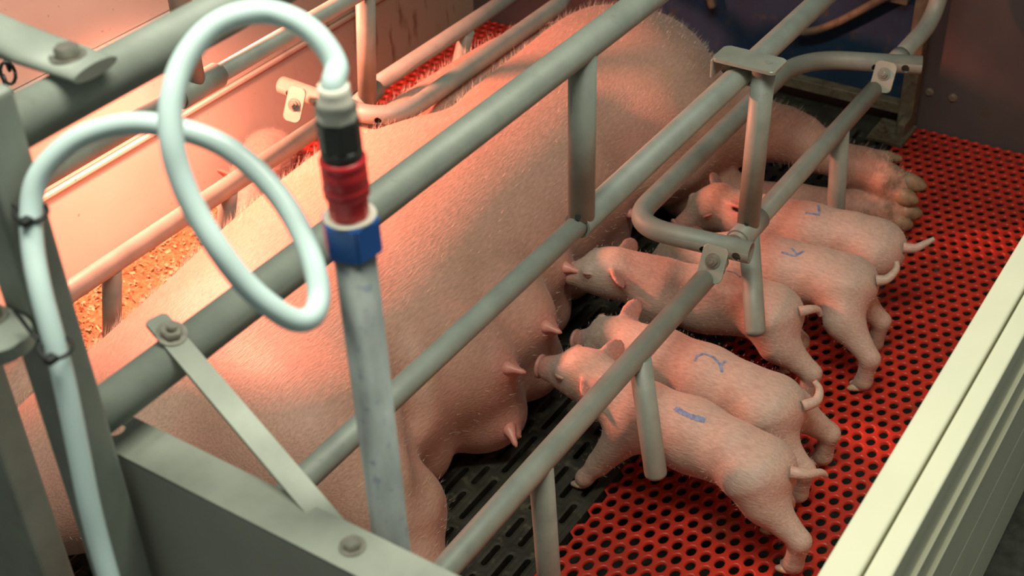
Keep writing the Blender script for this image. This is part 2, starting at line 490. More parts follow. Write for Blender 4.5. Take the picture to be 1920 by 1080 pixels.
def slat_floor():
    v, f = [], []
    def rect_cell(x0, x1, y0, y1, sl, sw):
        cx, cy = (x0+x1)/2, (y0+y1)/2; r = sw/2; ring = []
        inner = []
        for sx, a0 in ((1, -90), (-1, 90)):
            for k in range(6):
                a = math.radians(a0+180*k/5); inner.append((cx+sx*(sl/2-r)+r*math.cos(a), cy+r*math.sin(a)))
        for ix, iy in inner:
            dx, dy = ix-cx, iy-cy
            t = min((x1-x0)/2/abs(dx) if abs(dx) > 1e-9 else 9e9, (y1-y0)/2/abs(dy) if abs(dy) > 1e-9 else 9e9)
            ring.append(((cx+dx*t, cy+dy*t), (ix, iy)))
        # corners: snap the ring points nearest each corner
        for qx in (x0, x1):
            for qy in (y0, y1):
                j = min(range(len(ring)), key=lambda i: (ring[i][0][0]-qx)**2+(ring[i][0][1]-qy)**2)
                ring[j] = ((qx, qy), ring[j][1])
        cell_ring(ring, v, f, 0.022, 0.0003)
    row = 0; y = 0.882
    while y+0.032 < 1.775:
        if row % 2 == 0: L, pitch, off = 0.055, 0.078, 0.625
        else: L, pitch, off = 0.117, 0.140, 0.685-0.065
        x = off
        while x+pitch < XR-0.02:
            rect_cell(x, x+pitch, y, y+0.032, L, 0.0115); x += pitch
        b = len(v); v.extend([(x, y, 0), (XR-0.004, y, 0), (XR-0.004, y+0.032, 0), (x, y+0.032, 0)]); f.append((b, b+1, b+2, b+3))
        y += 0.032; row += 1
    me = from_lists('slats', v, f, False)
    lip = [box_me((0.62, YS+0.001, -0.02), (XR-0.004, 0.8825, 0.003), 0.002), box_me((0.60, YS, -0.02), (0.624, 1.77, 0.0), 0.001)]
    return setp(link('floor', join_me([me]+lip), slat, None, (0.62, 0.88, 0)), 'black slotted iron slats under the sow', 'floor', kind='structure')
slat_floor()
setp(link('floor', box_me((0.3, 0.24, -0.20), (3.3, 2.4, -0.18)), pit_m, None, (0.3, 0.24, -0.19)), 'dark slurry pit below the slotted floor', 'floor', kind='structure')
setp(link('floor', box_me((-0.9, -1.6, -0.05), (4.2, 0.245, -0.004)), conc, None, (0, 0, 0)), 'dark concrete aisle floor outside the cream wall', 'floor', kind='structure')
setp(link('floor', box_me((-0.9, 0.213, -0.05), (0.598, 2.6, -0.004)), conc, None, (0, 1, 0)), 'dark concrete floor before the crate front', 'floor', kind='structure')
# solid litter mat on the creep side
setp(link('floor', box_me((0.62, 1.775, -0.03), (1.975, 2.25, 0.0), 0.004), litter_m, None, (0.62, 1.8, 0)), 'solid creep floor strip covered by brown litter', 'floor', kind='structure')

# left wall: pvc planks stacked edge to edge
wl = empty('wall_left', (-0.3, YL, 0), 'white plastic plank wall lit red, behind the sow', 'wall', kind='structure')
link('plinth', box_me((-0.3, YL+0.002, -0.20), (XR+0.02, YL+0.033, 0.0)), wallw, wl)
z = 0.0
for k, ztop in enumerate((0.235, 0.49, 0.745)):
    th = 0.006*(2-k)
    bm_parts = [box_me((-0.3, YL-0.0, z+0.0015), (XR+0.02, YL+0.035, ztop), 0.003)]
    # tongue lip along the top of the plank
    bm_parts.append(box_me((-0.3, YL-0.008, ztop-0.012), (XR, YL+0.02, ztop), 0.003))
    link('plank', join_me(bm_parts), wallw, wl)
    z = ztop
# right wall
wr = empty('wall_right', (0.4, 0.25, 0), 'cream plastic plank divider with grooved top beside the red floor', 'wall', kind='structure')
YI, YO, ZT = 0.283, 0.216, 0.672
link('top_cap', join_me([box_me((0.5, YI-0.038, ZT-0.045), (XR, YI, ZT), 0.004, 3), box_me((0.5, YO, ZT-0.045), (XR, YI-0.0405, ZT-0.004), 0.004, 3)]), cream, wr)
zb = 0.0
for zt in (0.15, 0.315, 0.475, 0.626):
    link('plank', box_me((0.5, YO+0.003, zb+0.002), (XR, YI-0.003, zt), 0.003), cream, wr); zb = zt
link('rib', box_me((0.5, YO-0.003, 0.560), (XR, YO+0.006, 0.566), 0.001), cream, wr)
link('rib', box_me((0.5, YO-0.003, 0.468), (XR, YO+0.006, 0.475), 0.001), cream, wr)
# rear wall boards either side of the gate
wb = empty('wall_rear', (XR, 0.5, 0), 'dim mauve-brown board wall closing the pen behind the sow', 'wall', kind='structure')
link('board', box_me((XR, 0.20, -0.2), (XR+0.03, 0.853, 1.3), 0.002), rear_m, wb)
link('board', box_me((XR+0.012, 0.853, -0.2), (XR+0.04, 1.72, 1.3), 0.002), rear_m, wb)
link('board', box_me((XR, 1.72, -0.2), (XR+0.03, 2.40, 1.3), 0.002), rear_m, wb)
for q in ((1743, 172), (1787, 183), (1730, 14)):
    p = Px(*q, XR); bolt(wb, p, (-1, 0, 0), 0.008, stud=False)

# rear gate: navy board in a dirty tan frame
ga = empty('rear_gate', (XR-0.02, 1.28, 0.0), 'navy blue board gate with dirty tan steel frame behind the sow', 'gate')
link('board', box_me((XR-0.015, 0.875, 0.075), (XR+0.005, 1.66, 1.25), 0.002), blue_b, ga)
link('bottom_lip', box_me((XR-0.045, 0.86, 0.045), (XR-0.004, 1.69, 0.075), 0.003), rusty_tan, ga)
link('gate_post', box_me((XR-0.05, 0.845, 0.0), (XR-0.004, 0.883, 1.2), 0.004), rusty_tan, ga)
link('gate_post', box_me((XR-0.04, 1.66, 0.0), (XR-0.002, 1.70, 1.2), 0.004), rusty_tan, ga)
link('foot_flange', join_me([box_me((XR-0.135, 0.835, 0.0), (XR-0.02, 0.93, 0.012), 0.003), box_me((XR-0.10, 0.845, 0.01), (XR-0.05, 0.865, 0.05), 0.003)]), rusty_tan, ga)
bolt(ga, (XR-0.10, 0.90, 0.012), (0, 0, 1), 0.013, rusty_tan)
hb = catmull([Px(1490, 60, XR-0.06), Px(1525, 58, XR-0.06), Px(1570, 42, XR-0.06), Px(1620, 16, XR-0.06), Px(1665, -8, XR-0.06)], 6)
link('gate_handle', tube_me(hb, 0.011, 12), rusty_tan, ga)
link('latch_plate', box_me(Px(1700, 12, XR-0.05), Px(1625, -40, XR-0.02), 0.004), rusty_tan, ga)
link('hook', tube_me(catmull([Px(1335, -40, XR-0.05), Px(1332, -8, XR-0.05), Px(1336, 14, XR-0.05)], 5), 0.012, 10), rusty_tan, ga)

# ================================================================== crate
ca = empty('crate_side', (0.53, 0.845, 0.0), 'grey galvanised tube crate side between the sow and the suckling piglets', 'crate', 'sides of the farrowing crate')
ZA1, ZA2, ZA3, ZA4, ZH = 1.253, 0.95, 0.67, 0.365, 0.392
YA, YA4 = 0.845, 0.800
link('rail', tube_me([(0.50, YA, ZA1), (1.9, YA, ZA1)], 0.0215, 32), galv, ca)
link('rail', tube_me([(0.528, YA, ZA2), (3.0, YA, ZA2)], 0.0215, 32), galv, ca)
link('rail', tube_me([(0.5485, YA, ZA3), (1.46, YA, ZA3)], 0.0163, 28), galv, ca)
link('sleeve_rail', tube_me([(1.397, YA, ZA3), (3.05, YA, ZA3)], 0.0213, 32, wall=0.004), galv, ca)
link('post', tube_me([(1.408, YA, ZA3+0.010), (1.413, YA, ZA2-0.008)], 0.0200, 28), galv, ca)
link('weld_notch', prism_me((1.3885, YA-0.006, ZA3+0.0215), (-0.7, -0.2, 0.5), 0.0045, 0.0012, 10), dark_m, ca)
# front corner post (square tube)
link('front_post', box_me((0.492, 0.815, 0.0), (0.533, 0.855, 1.30), 0.005, 3), galv, ca)
# flat brace from rail to the front panel
bp0, bp1 = Vector((0.640, YA-0.004, ZA2+0.0245)), Pz(612, 974, 0.8985)
bu = (bp1-bp0).normalized(); bw = Vector((0, 0, 1)).cross(bu).normalized()
br = link('brace_bar', plate_me((bp0+bp1)/2, bu, bw, (bp1-bp0).length+0.060, 0.0235, 0.0045, 0.004), galvp, ca)
bolt(br, bp0+Vector((0.002, 0.002, 0.0025)), bu.cross(bw)*(1 if bu.cross(bw).z > 0 else -1), 0.0105)
# lower rail in three lengths with pivot tabs
def drop_finger(parent, top, bot, r=0.0195):
    P, R = dome_path(top, bot, r); return link('finger', tube_me(P, R, 24), galv, parent)
link('lower_rail', tube_me([(0.5485, YA4, ZA4), (1.80, YA4, ZA4)], 0.0195, 28), galv, ca)
link('lower_rail', tube_me([(1.885, YA4+0.002, ZA4), (2.60, YA4, ZA4)], 0.0195, 28), galv, ca)
rearp = fillet([(2.70, YA4, ZA4+0.012), (2.955, YA4-0.005, ZA4+0.02), (2.985, YA4-0.01, 1.1)], 0.10)
link('lower_rail', tube_me(rearp, 0.0205, 28), galv, ca)
link('rail_collar', tube_me([(2.695, YA4, ZA4+0.012), (2.735, YA4, ZA4+0.012)], 0.0235, 28), galv, ca)
link('post_collar', tube_me([(1.895, YA4+0.002, ZA4), (1.985, YA4+0.002, ZA4)], 0.0235, 28), galv, ca)
drop_finger(ca, (1.211, YA4, ZA4-0.005), (1.215, YA4-0.01, 0.03))
drop_finger(ca, (1.508, YA4-0.006, ZA4-0.005), Pz(1231, 898, 0.145))
drop_finger(ca, (1.940, YA4, ZA4-0.005), Pz(1417, 632, 0.205))
drop_finger(ca, (2.385, YA4, ZA4-0.005), (2.40, YA4-0.012, 0.10))
link('post', tube_me([(1.938, 0.802, ZA4+0.012), (1.944, 0.799, ZA3+0.032)], 0.0205, 28), galv, ca)
link('weld_notch', prism_me((1.9195, 0.797, ZA4+0.026), (-0.7, -0.3, 0.5), 0.0045, 0.0012, 10), dark_m, ca)
cb = link('clamp_bracket', join_me([plate_me((1.942, 0.826, ZA3+0.036), (0, 1, 0), (-1, 0, 0), 0.118, 0.060, 0.006, 0.010),
     box_me((1.912, 0.881, ZA3+0.000), (1.972, 0.886, ZA3+0.036), 0.002)]), galvp, ca)
link('rivet', prism_me((1.944, 0.792, ZA3+0.0385), (0, 0, 1), 0.007, 0.0018, 10), galv, cb)

def hoop(parent, pts, rads, holes, axis, r=0.0205):
    me = tube_me(fillet(pts, rads, 12), r, 28, wall=0.0035)
    me = cut(me, [prism_me(Vector(h)-Vector(axis)*0.03, axis, 0.0085, 0.06, 16) for h in holes])
    me.polygons.foreach_set('use_smooth', [len(p.vertices) == 4 and p.area > 1e-5 for p in me.polygons])
    return link('hoop_rail', me, galv, parent)
h0, h1 = Pz(1408, 474, ZH), Pz(1262, 440, ZH)
e0, e1 = Pz(1560, 112, ZH), Pz(1728, 122, ZH)
hp = [h0, h1+(h1-h0).normalized()*0.10, None, None, e1]
yin = 0.985
k0 = h0+(h1-h0)*((yin-h0.y)/(h1.y-h0.y)); k1 = e1+(e0-e1)*((yin-e1.y)/(e0.y-e1.y))
hdir = Vector((-0.86, -0.10, 0.42)).normalized()
def on_tube(px, py, dx=0.0):
    return Pz(px, py, ZH+0.006)
holesA = [Pz(1315, 472, ZH), Pz(1378, 483, ZH), Pz(1640, 128, ZH), Pz(1697, 129, ZH)]
hoop(ca, [h0, k0, k1, e1], [0.075, 0.16], [h+hdir*0.0 for h in holesA], hdir)
for (bx, by, xr) in ((1344, 486, 1.80), (1661, 139, 2.60)):
    c = Pz(bx, by, ZH)+hdir*0.021
    u = Vector((0, 1, 0)); u = (u-hdir*u.dot(hdir)).normalized(); w = hdir.cross(u).normalized()
    tb = link('pivot_tab', join_me([plate_me(c-w*(0.006 if w.z > 0 else -0.006), u, w, 0.046, 0.066, 0.005, 0.010)]), galvp, ca)
    bolt(tb, c+hdir*0.003, hdir, 0.0095)
    link('rail_nose', tube_me([(xr-0.01, YA4, ZA4), (xr+0.02, YA4, ZA4+0.004)], [0.0195, 0.0165], 24), galv, ca)
# cross tube bolted on the top rail, flattened at its end
xt = [(0.606, 0.812, ZA1+0.026), (0.606, 0.882, ZA1+0.029), (0.602, 0.930, ZA1+0.034), (0.602, 1.05, ZA1+0.038), (0.61, 1.70, ZA1+0.05)]
me = tube_me(xt, [0.023, 0.024, 0.020, 0.0178, 0.0178], 24)
for vv in me.vertices:
    t = max(0.0, min(1.0, (0.940-vv.co.y)/0.065))
    if t > 0:
        zc = ZA1+0.029; vv.co.z = zc+(vv.co.z-zc)*(1-0.72*t)
ct = link('cross_tube', me, galv, ca)
bolt(ct, (0.604, 0.840, ZA1+0.033), (0, 0, 1), 0.0105, stud=False)
# hinge strap and gate post at the crate front
fg = empty('front_gate', (0.54, 1.02, 0.0), 'grey steel front gate post with strap beside the crate corner', 'gate')
link('gate_post', box_me((0.520, 1.0, 0.0), (0.558, 1.13, 1.10), 0.005, 3), galv, fg)
st = link('hinge_strap', plate_me((0.464, 0.920, 1.100), (0, 1, 0), (-1, 0, 0), 0.24, 0.052, 0.014, 0.025, 8), galv, fg)
bolt(st, (0.474, 0.846, 1.107), (0, 0, 1), 0.0095)

# creep side of the crate
cbk = empty('crate_side', (1.43, 1.70, 0.0), "red-lit galvanised tube crate side along the sow's back", 'crate', 'sides of the farrowing crate')
YB1, ZB1, YB2, ZB2 = 1.658, 0.67, 1.762, 0.365
link('front_post', box_me((0.492, 1.64, 0.0), (0.533, 1.68, 1.30), 0.005, 3), galv, cbk)
link('rail', tube_me([(0.528, YB1, ZB1), (1.50, YB1, ZB1)], 0.0190, 28), galv, cbk)
link('rail', tube_me([(1.45, YB1, ZB1), (3.05, YB1, ZB1)], 0.0172, 28), galv, cbk)
link('post_collar', tube_me([(1.395, YB1, ZB1), (1.492, YB1, ZB1)], 0.0235, 28, wall=0.003), galv, cbk)
link('post', tube_me([(1.435, YB1, ZB1), (1.452, YB1+0.003, 1.25)], 0.0200, 26), galv, cbk)
link('rail', tube_me([(0.50, YB1, ZA1), (1.9, YB1, ZA1)], 0.0215, 26), galv, cbk)
link('lower_rail', tube_me(fillet([(0.525, 1.662, ZB2), (0.60, YB2, ZB2), (1.862, YB2, ZB2)], 0.03), 0.0200, 28), galv, cbk)
link('lower_rail', tube_me([(2.03, YB2+0.010, ZB2), (3.0, YB2+0.006, ZB2)], 0.0195, 28), galv, cbk)
link('post', tube_me([(1.988, 1.744, ZB2+0.002), (1.926, 1.662, ZB1)], 0.0205, 26), galv, cbk)
link('post_collar', tube_me([(1.955, YB2-0.008, ZB2-0.008), (2.045, YB2+0.002, ZB2-0.002)], 0.0232, 26), galv, cbk)
link('weld_notch', prism_me(Vector((1.977, 1.739, ZB2+0.026)), (-0.7, -0.3, 0.5), 0.004, 0.0015, 10), dark_m, cbk)
for x in (1.245, 1.560, 2.40):
    link('finger', tube_me([(x, YB2, ZB2-0.008), (x+0.015, YB2+0.105, 0.06)], 0.0185, 22), galv, cbk)
q0, q1 = Pz(530, 160, ZH), Pz(700, 221, ZH)
ybin = 1.602
qk = q0+(q1-q0)*((ybin-q0.y)/(q1.y-q0.y))
hbdir = Vector((-0.80, -0.25, 0.45)).normalized()
hoop(cbk, [q0, qk, (2.62, ybin+0.004, ZH), (2.80, 1.80, ZH)], [0.11, 0.16], [Pz(540, 176, ZH), Pz(588, 198, ZH), Pz(705, 228, ZH)], hbdir)
c = Pz(560, 196, ZH)+hbdir*0.021
u = Vector((0, 1, 0)); u = (u-hbdir*u.dot(hbdir)).normalized(); w = hbdir.cross(u).normalized()
tb = link('pivot_tab', plate_me(c, u, w, 0.040, 0.075, 0.005, 0.010), galvp, cbk)
bolt(tb, c+hbdir*0.003, hbdir, 0.0095)
bolt(cbk, Pz(596, 180, ZH)+Vector((0.017, 0.003, 0.008)), (0.85, 0.1, 0.35), 0.0105)

# front pen panel with folded top
fp = empty('steel_pen_front', (0.55, 0.57, 0.0), 'grey sheet steel pen front with folded bright top edge', 'partition')
link('sheet', box_me((0.5435, 0.288, 0.02), (0.5475, 0.880, 0.902), 0.001), sheet, fp)
fl = plate_me((0.5660, 0.583, 0.9035), (0, 1, 0), (-1, 0, 0), 0.592, 0.045, 0.0035, 0.004)
fl = cut(fl, [prism_me((0.567, 0.862, 0.89), (0, 0, 1), 0.0098, 0.03, 18)])
link('folded_edge', fl, galvp, fp)
bolt(fp, Pz(661, 1025, 0.9055), (0, 0, 1), 0.0082, stud=False)

# ================================================================== water pipe, coupling, hose
PXY = Pz(733, 1010, 0.86)
pxx, pyy = PXY.x, PXY.y
def zat(py):   # height on the pipe axis seen at picture row py
    lo, hi = 0.5, 1.7
    for _ in range(50):
        m_ = (lo+hi)/2; q = np.array((pxx, pyy, m_))-CAM
        if 540+FPX*(q@dn)/(q@fw) > py: lo = m_
        else: hi = m_
    return lo
wp = empty('water_pipe', (pxx, pyy, 0.0), 'worn galvanised water pipe with blue nut and red hose coupling', 'pipe')
zt = zat(462)
ax = (0, 0, 1); pc = Vector((pxx, pyy, 0))
link('pipe', tube_me([pc+Vector((0, 0, 0.02)), pc+Vector((0, 0, zt))], 0.0165, 28), galv2, wp)
z1, z2 = zat(468), zat(404)
link('hex_nut', prism_me(pc+Vector((0, 0, z1)), ax, 0.0235, z2-z1, 6, 0.0016, rot=0.35), blue_pl, wp)
link('nut_washer', prism_me(pc+Vector((0, 0, z2-0.0005)), ax, 0.0205, 0.0015, 24), white_pl, wp)
z3, z4 = zat(405), zat(365)
link('coupling_neck', prism_me(pc+Vector((0, 0, z3)), ax, 0.0155, z4-z3+0.002, 8, 0.0012), red_pl, wp)
z5 = zat(293); dz = z5-z4
link('coupling_grip', lathe_me(pc+Vector((0, 0, z4)), ax, [(0.0150, 0), (0.0172, 0.001), (0.0172, dz*0.08), (0.0158, dz*0.12), (0.0176, dz*0.18), (0.0176, dz*0.26), (0.0160, dz*0.32), (0.0172, dz*0.40), (0.0172, dz*0.72), (0.0160, dz*0.78), (0.0176, dz*0.86), (0.0176, dz*0.96), (0.0150, dz)], 36), red_pl, wp)
z6, z7 = zat(293), zat(222)
dz = z7-z6
link('connector', join_me([lathe_me(pc+Vector((0, 0, z6)), ax, [(0.0150, 0), (0.0158, 0.001), (0.0158, dz*0.22), (0.0150, dz*0.26)], 28), prism_me(pc+Vector((0, 0, z6+dz*0.24)), ax, 0.0162, dz*0.76, 8, 0.0012)]), black_pl, wp)
z8 = zat(182)
link('hose_fitting', join_me([prism_me(pc+Vector((0, 0, z7)), ax, 0.0155, (z8-z7)*0.6, 8, 0.001), lathe_me(pc+Vector((0, 0, z7+(z8-z7)*0.55)), ax, [(0.0155, 0), (0.0125, (z8-z7)*0.35), (0.0115, (z8-z7)*0.7), (0.0112, (z8-z7)*1.0)], 24)]), white_pl, wp)
zt8 = pc+Vector((0, 0, z8-0.004))
d0 = float((np.array(zt8)-CAM)@fw)
hpts = [zt8, pc+Vector((0, 0, z8+0.010))]
for (x, y, dd) in [(630, 122, .0), (598, 72, .0), (552, 38, .0), (500, 23, .0), (440, 30, -.01), (385, 62, -.015), (342, 120, -.02), (321, 190, -.025), (322, 265, -.025), (338, 330, -.02), (368, 398, -.015), (412, 470, -.01), (462, 534, .0), (515, 580, .01), (556, 601, .02), (586, 592, .03), (598, 556, .04), (589, 500, .045), (562, 430, .05), (522, 366, .055), (470, 310, .058), (410, 268, .06), (340, 243, .062), (270, 231, .065), (205, 238, .07), (145, 260, .072), (95, 300, .074), (66, 345, .076), (58, 400, .078), (62, 470, .078), (76, 545, .078), (96, 620, .082), (117, 700, .09), (134, 780, .10), (150, 860, .112), (166, 940, .125), (186, 1020, .14), (212, 1110, .155)]:
    hpts.append(Pd(x, y, d0+dd))
# keep the lower run clear of the corner post: hold it just in front of the post's face
hh = [hpts[0], hpts[1]]
for p in hpts[2:]:
    hh.append(p)
ho = link('water_hose', tube_me(catmull(hh, 6), 0.0088, 20), hose_m, None, zt8)
setp(ho, 'pale blue-white water hose looping over the pipe to the corner post', 'hose')
# cable ties round hose and post
def tie(px, py, lbl):
    c = Pd(px, py, d0+0.078)
    r0 = 0.0105
    loop = []
    for k in range(21):
        a = 2*math.pi*k/20; loop.append(c+Vector((math.cos(a)*r0*1.15, math.sin(a)*r0*1.15, 0.002*math.sin(a))))
    tail = [c+Vector((-0.002, 0.010, 0)), c+Vector((0.002, 0.03, 0.002)), c+Vector((0.012, 0.06, 0.005))]
    o = link('cable_tie', join_me([tube_me(loop, 0.0018, 8), tube_me(tail, 0.0018, 8), box_me(c+Vector((-0.016, -0.012, -0.003)), c+Vector((-0.007, -0.004, 0.003)), 0.001)]), black_rub, None, c)
    setp(o, lbl, 'cable tie')
tie(58, 397, 'black cable tie holding the hose high on the corner post, below its bend')
tie(104, 652, 'black cable tie round the hose low down, beside the hinge strap')
# hanging chain by the front
ch = empty('chain', Pd(12, 175, 1.36), 'dark steel link chain hanging behind the top rail', 'chain')
for k in range(9):
    y = 262-k*25
    c = Pd(12+(k % 2)*3, y, 1.36); pts = []
    for j in range(13):
        a = 2*math.pi*j/12
        off = (math.cos(a)*0.006, math.sin(a)*0.0125)
        pts.append(c+(Vector((off[0], -off[0]*0.6, off[1])) if k % 2 else Vector((off[0]*0.4, off[0]*0.9, off[1]))))
    link('link', tube_me(pts, 0.0019, 8), black_rub, ch)

# ================================================================== the sow
def loft(F, st, k):
    cp = catmull([(a[0], a[1], a[2]) for a in st], 8); cq = catmull([(a[0], a[3], a[4]) for a in st], 8)
    xs = np.array([p[0] for p in cp]); o = np.argsort(xs); xs = xs[o]
    yc = np.array([p[1] for p in cp])[o]; zc = np.array([p[2] for p in cp])[o]
    aa = np.maximum(np.array([p[1] for p in cq])[o], 0.02); bb = np.maximum(np.array([p[2] for p in cq])[o], 0.02)
    sl, X, Y, Z = F.sub((xs[0]-0.05, -9, -9), (xs[-1]+0.05, 9, 9))
    x1 = X[:, 0, 0]
    g = lambda q: np.interp(x1, xs, q)[:, None, None].astype(np.float32)
    A, B = g(aa), g(bb); dy, dz = Y-g(yc), Z-g(zc)
    k0 = np.sqrt((np.abs(dy)/A)**2.15+(np.abs(dz)/B)**2.15+1e-9); k1 = np.sqrt((dy/A**2)**2+(dz/B**2)**2)+1e-6
    d = k0*(k0-1)/k1
    ex = np.maximum(xs[0]-X, X-xs[-1]); d = np.where(ex > 0, np.maximum(d, 0)+ex, d)
    F.blend(sl, d.astype(np.float32), k)
F = Field((0.48, 0.50, -0.02), (2.98, 1.92, 0.54), 0.008)
loft(F, [(0.90, 1.62, 0.15, 0.10, 0.12), (0.99, 1.53, 0.175, 0.19, 0.165), (1.12, 1.42, 0.195, 0.30, 0.193), (1.30, 1.425, 0.20, 0.315, 0.20),
         (1.55, 1.447, 0.205, 0.328, 0.205), (1.80, 1.472, 0.208, 0.315, 0.208), (2.05, 1.475, 0.21, 0.308, 0.21), (2.25, 1.462, 0.215, 0.300, 0.215),
         (2.42, 1.44, 0.22, 0.285, 0.22), (2.56, 1.42, 0.215, 0.245, 0.212), (2.66, 1.40, 0.20, 0.19, 0.19), (2.73, 1.39, 0.19, 0.12, 0.13), (2.765, 1.385, 0.185, 0.05, 0.06)], 0.02)
# neck, head and ears, lying towards the front
F.chain([(1.05, 1.48, 0.18), (0.96, 1.60, 0.16), (0.87, 1.665, 0.14)], [0.180, 0.135, 0.115], 0.04)
F.chain([(0.87, 1.66, 0.135), (0.75, 1.68, 0.115), (0.65, 1.69, 0.095)], [0.112, 0.085, 0.060], 0.03)
ex = np.array([0.55, 0.55, 0.63]); ex /= np.linalg.norm(ex); ey = np.cross([0, 0, 1], ex); ey /= np.linalg.norm(ey); ez = np.cross(ex, ey)
F.ell((0.93, 1.72, 0.24), [ex, ey, ez], (0.13, 0.085, 0.014), 0.02)
# shoulder and upper foreleg
F.ell((1.15, 1.24, 0.22), np.eye(3), (0.15, 0.17, 0.165), 0.06)
F.chain([(1.17, 1.20, 0.22), (1.16, 1.07, 0.175), Pz(757, 955, 0.13), Pz(768, 1085, 0.10), Pz(760, 1240, 0.06)], [0.13, 0.083, 0.060, 0.055, 0.05], 0.045)
F.chain([(1.05, 1.25, 0.09), (1.00, 1.05, 0.06), (0.98, 0.93, 0.05)], [0.09, 0.055, 0.045], 0.03)
# udder: two soft rows of glands
for i, x in enumerate((1.34, 1.50, 1.66, 1.82, 1.98, 2.12)):
    yy = (1.225, 1.165, 1.180, 1.262, 1.285, 1.290)[i]
    F.ell((x, yy, 0.19), np.eye(3), (0.10, 0.115, 0.12), 0.05)
    F.ell((x+0.02, yy-0.005, 0.085), np.eye(3), (0.095, 0.115, 0.085), 0.04)
# ham, upper and lower hind legs
F.ell((2.42, 1.28, 0.235), np.eye(3), (0.21, 0.20, 0.185), 0.08)
UL = [(2.46, 1.22, 0.21), (2.58, 1.115, 0.185), Pz(1462, 252, 0.165), Pz(1522, 278, 0.145), Pz(1600, 312, 0.130), Pz(1660, 336, 0.120)]
F.chain(UL, [0.165, 0.092, 0.060, 0.049, 0.040, 0.042], 0.03)
F.cone(Pz(1478, 232, 0.185), Pz(1512, 240, 0.175), 0.032, 0.028, 0.03)     # point of the hock
LLg = [(2.44, 1.16, 0.085), Pz(1400, 378, 0.062), Pz(1500, 380, 0.055), Pz(1600, 389, 0.050), Pz(1655, 396, 0.048)]
F.chain(LLg, [0.085, 0.052, 0.044, 0.038, 0.040], 0.008)
toes = [(Pz(1652, 326, 0.128), Pz(1738, 352, 0.108)), (Pz(1650, 350, 0.102), Pz(1722, 380, 0.088)),
        (Pz(1652, 388, 0.062), Pz(1730, 402, 0.050)), (Pz(1650, 404, 0.040), Pz(1712, 425, 0.030))]
for a, b in toes: F.cone(a, a+(b-a)*0.52, 0.029, 0.022, 0.008)
F.cone(Pz(1618, 292, 0.155), Pz(1660, 293, 0.150), 0.022, 0.014, 0.015)
# the bar presses a soft groove into her back
F.cone((1.86, 1.70, ZH+0.036), (2.00, ybin-0.012, ZH+0.036), 0.072, 0.066, 0.030, 'sub')
F.cone((2.00, ybin-0.012, ZH+0.036), (2.72, ybin-0.012, ZH+0.036), 0.064, 0.064, 0.030, 'sub')
F.cone((0.8, YB2, ZB2), (1.86, YB2, ZB2), 0.022, 0.022, 0.02, 'sub')
zz = (F.lo[2]+F.h*np.arange(F.n[2]))[None, None, :]
F.f = np.maximum(F.f, (0.003-zz).astype(np.float32))
# folds found on the first surface: crease behind the shoulder, hollow before the ham
pre = F.mesh('sow_first', 1)
pb = BVHTree.FromPolygons([v.co.copy() for v in pre.vertices], [tuple(p.vertices) for p in pre.polygons])
bpy.data.meshes.remove(pre)
def on_sow(px, py, lift=0.0):
    loc, nrm, _, _ = pb.ray_cast(Vector(CAM), Vector(ray(px, py)).normalized())
    return loc+nrm*lift
cr = [on_sow(*p, 0.012) for p in ((752, 640), (772, 700), (784, 780), (792, 860), (800, 930))]
for a, b in zip(cr[:-1], cr[1:]): F.cone(a, b, 0.020, 0.022, 0.035, 'sub')
for a, b, l, r in (((1168, 235), (1195, 285), 0.10, 0.105), ((1195, 285), (1285, 300), 0.055, 0.06)):
    F.cone(on_sow(*a, l), on_sow(*b, l), r, r, 0.06, 'sub')
# wrinkles in the groin fold
for k in range(3):
    a, b = on_sow(1235+8*k, 282+9*k, 0.006), on_sow(1320+6*k, 276+9*k, 0.006); F.cone(a, b, 0.0075, 0.0075, 0.008, 'sub')
# gland bases under the teats
for px, py in ((1024, 612), (952, 690), (955, 806), (1062, 502)):
    F.cone(on_sow(px, py, -0.02), on_sow(px+7, py+4, 0.012), 0.034, 0.011, 0.02)
sow_me = F.mesh('sow', 3)
def paint(me, name, fn):
    n_ = len(me.vertices); co = np.zeros(n_*3); me.vertices.foreach_get('co', co)
    a_ = me.attributes.new(name, 'FLOAT', 'POINT'); a_.data.foreach_set('value', np.clip(fn(co.reshape(-1, 3)), 0, 1).astype(np.float32))
def blob(c, p, r, soft=0.6):
    return np.clip((r-np.linalg.norm(c-np.array(p), axis=1))/(r*soft), 0, 1)
def sow_flush(c):
    w_ = np.clip((1.30-c[:, 1])/0.22, 0, 1)*np.clip((c[:, 0]-1.28)/0.15, 0, 1)*np.clip((2.35-c[:, 0])/0.2, 0, 1)*0.22
    for p in ((1024, 612), (952, 690), (955, 806), (1062, 502)):
        w_ = np.maximum(w_, 0.85*blob(c, on_sow(*p), 0.055))
    return w_
paint(sow_me, 'flush', sow_flush)
paint(sow_me, 'soil', lambda c: np.clip((0.86-c[:, 1])/0.12, 0, 1)*(c[:, 0] > 2.3)*0.85)
sow = empty('sow', (1.7, 1.42, 0.0), 'large pink sow lying on her side nursing in the crate', 'pig')
body = link('body', sow_me, sow_m, sow)
def bvh_world(o):
    off = wloc(o)
    return BVHTree.FromPolygons([v.co+off for v in o.data.vertices], [tuple(p.vertices) for p in o.data.polygons])
sow_b = bvh_world(body)
def hit(b, px, py):
    v = Vector(ray(px, py)).normalized()
    loc, nrm, i, d = b.ray_cast(Vector(CAM), v)
    return loc, nrm
def claw(a, b, r0, r1, n=12):
    P = [a+(b-a)*t for t in (0, 0.35, 0.7, 0.92, 1.0)]
    return tube_me(P, [r0, r0*0.98, r0*0.75, r1*1.1, r1*0.3], n)
for i, (a, b) in enumerate(toes):
    link('hoof', claw(a+(b-a)*0.42, b, 0.0235, 0.008), hoof_m, sow)
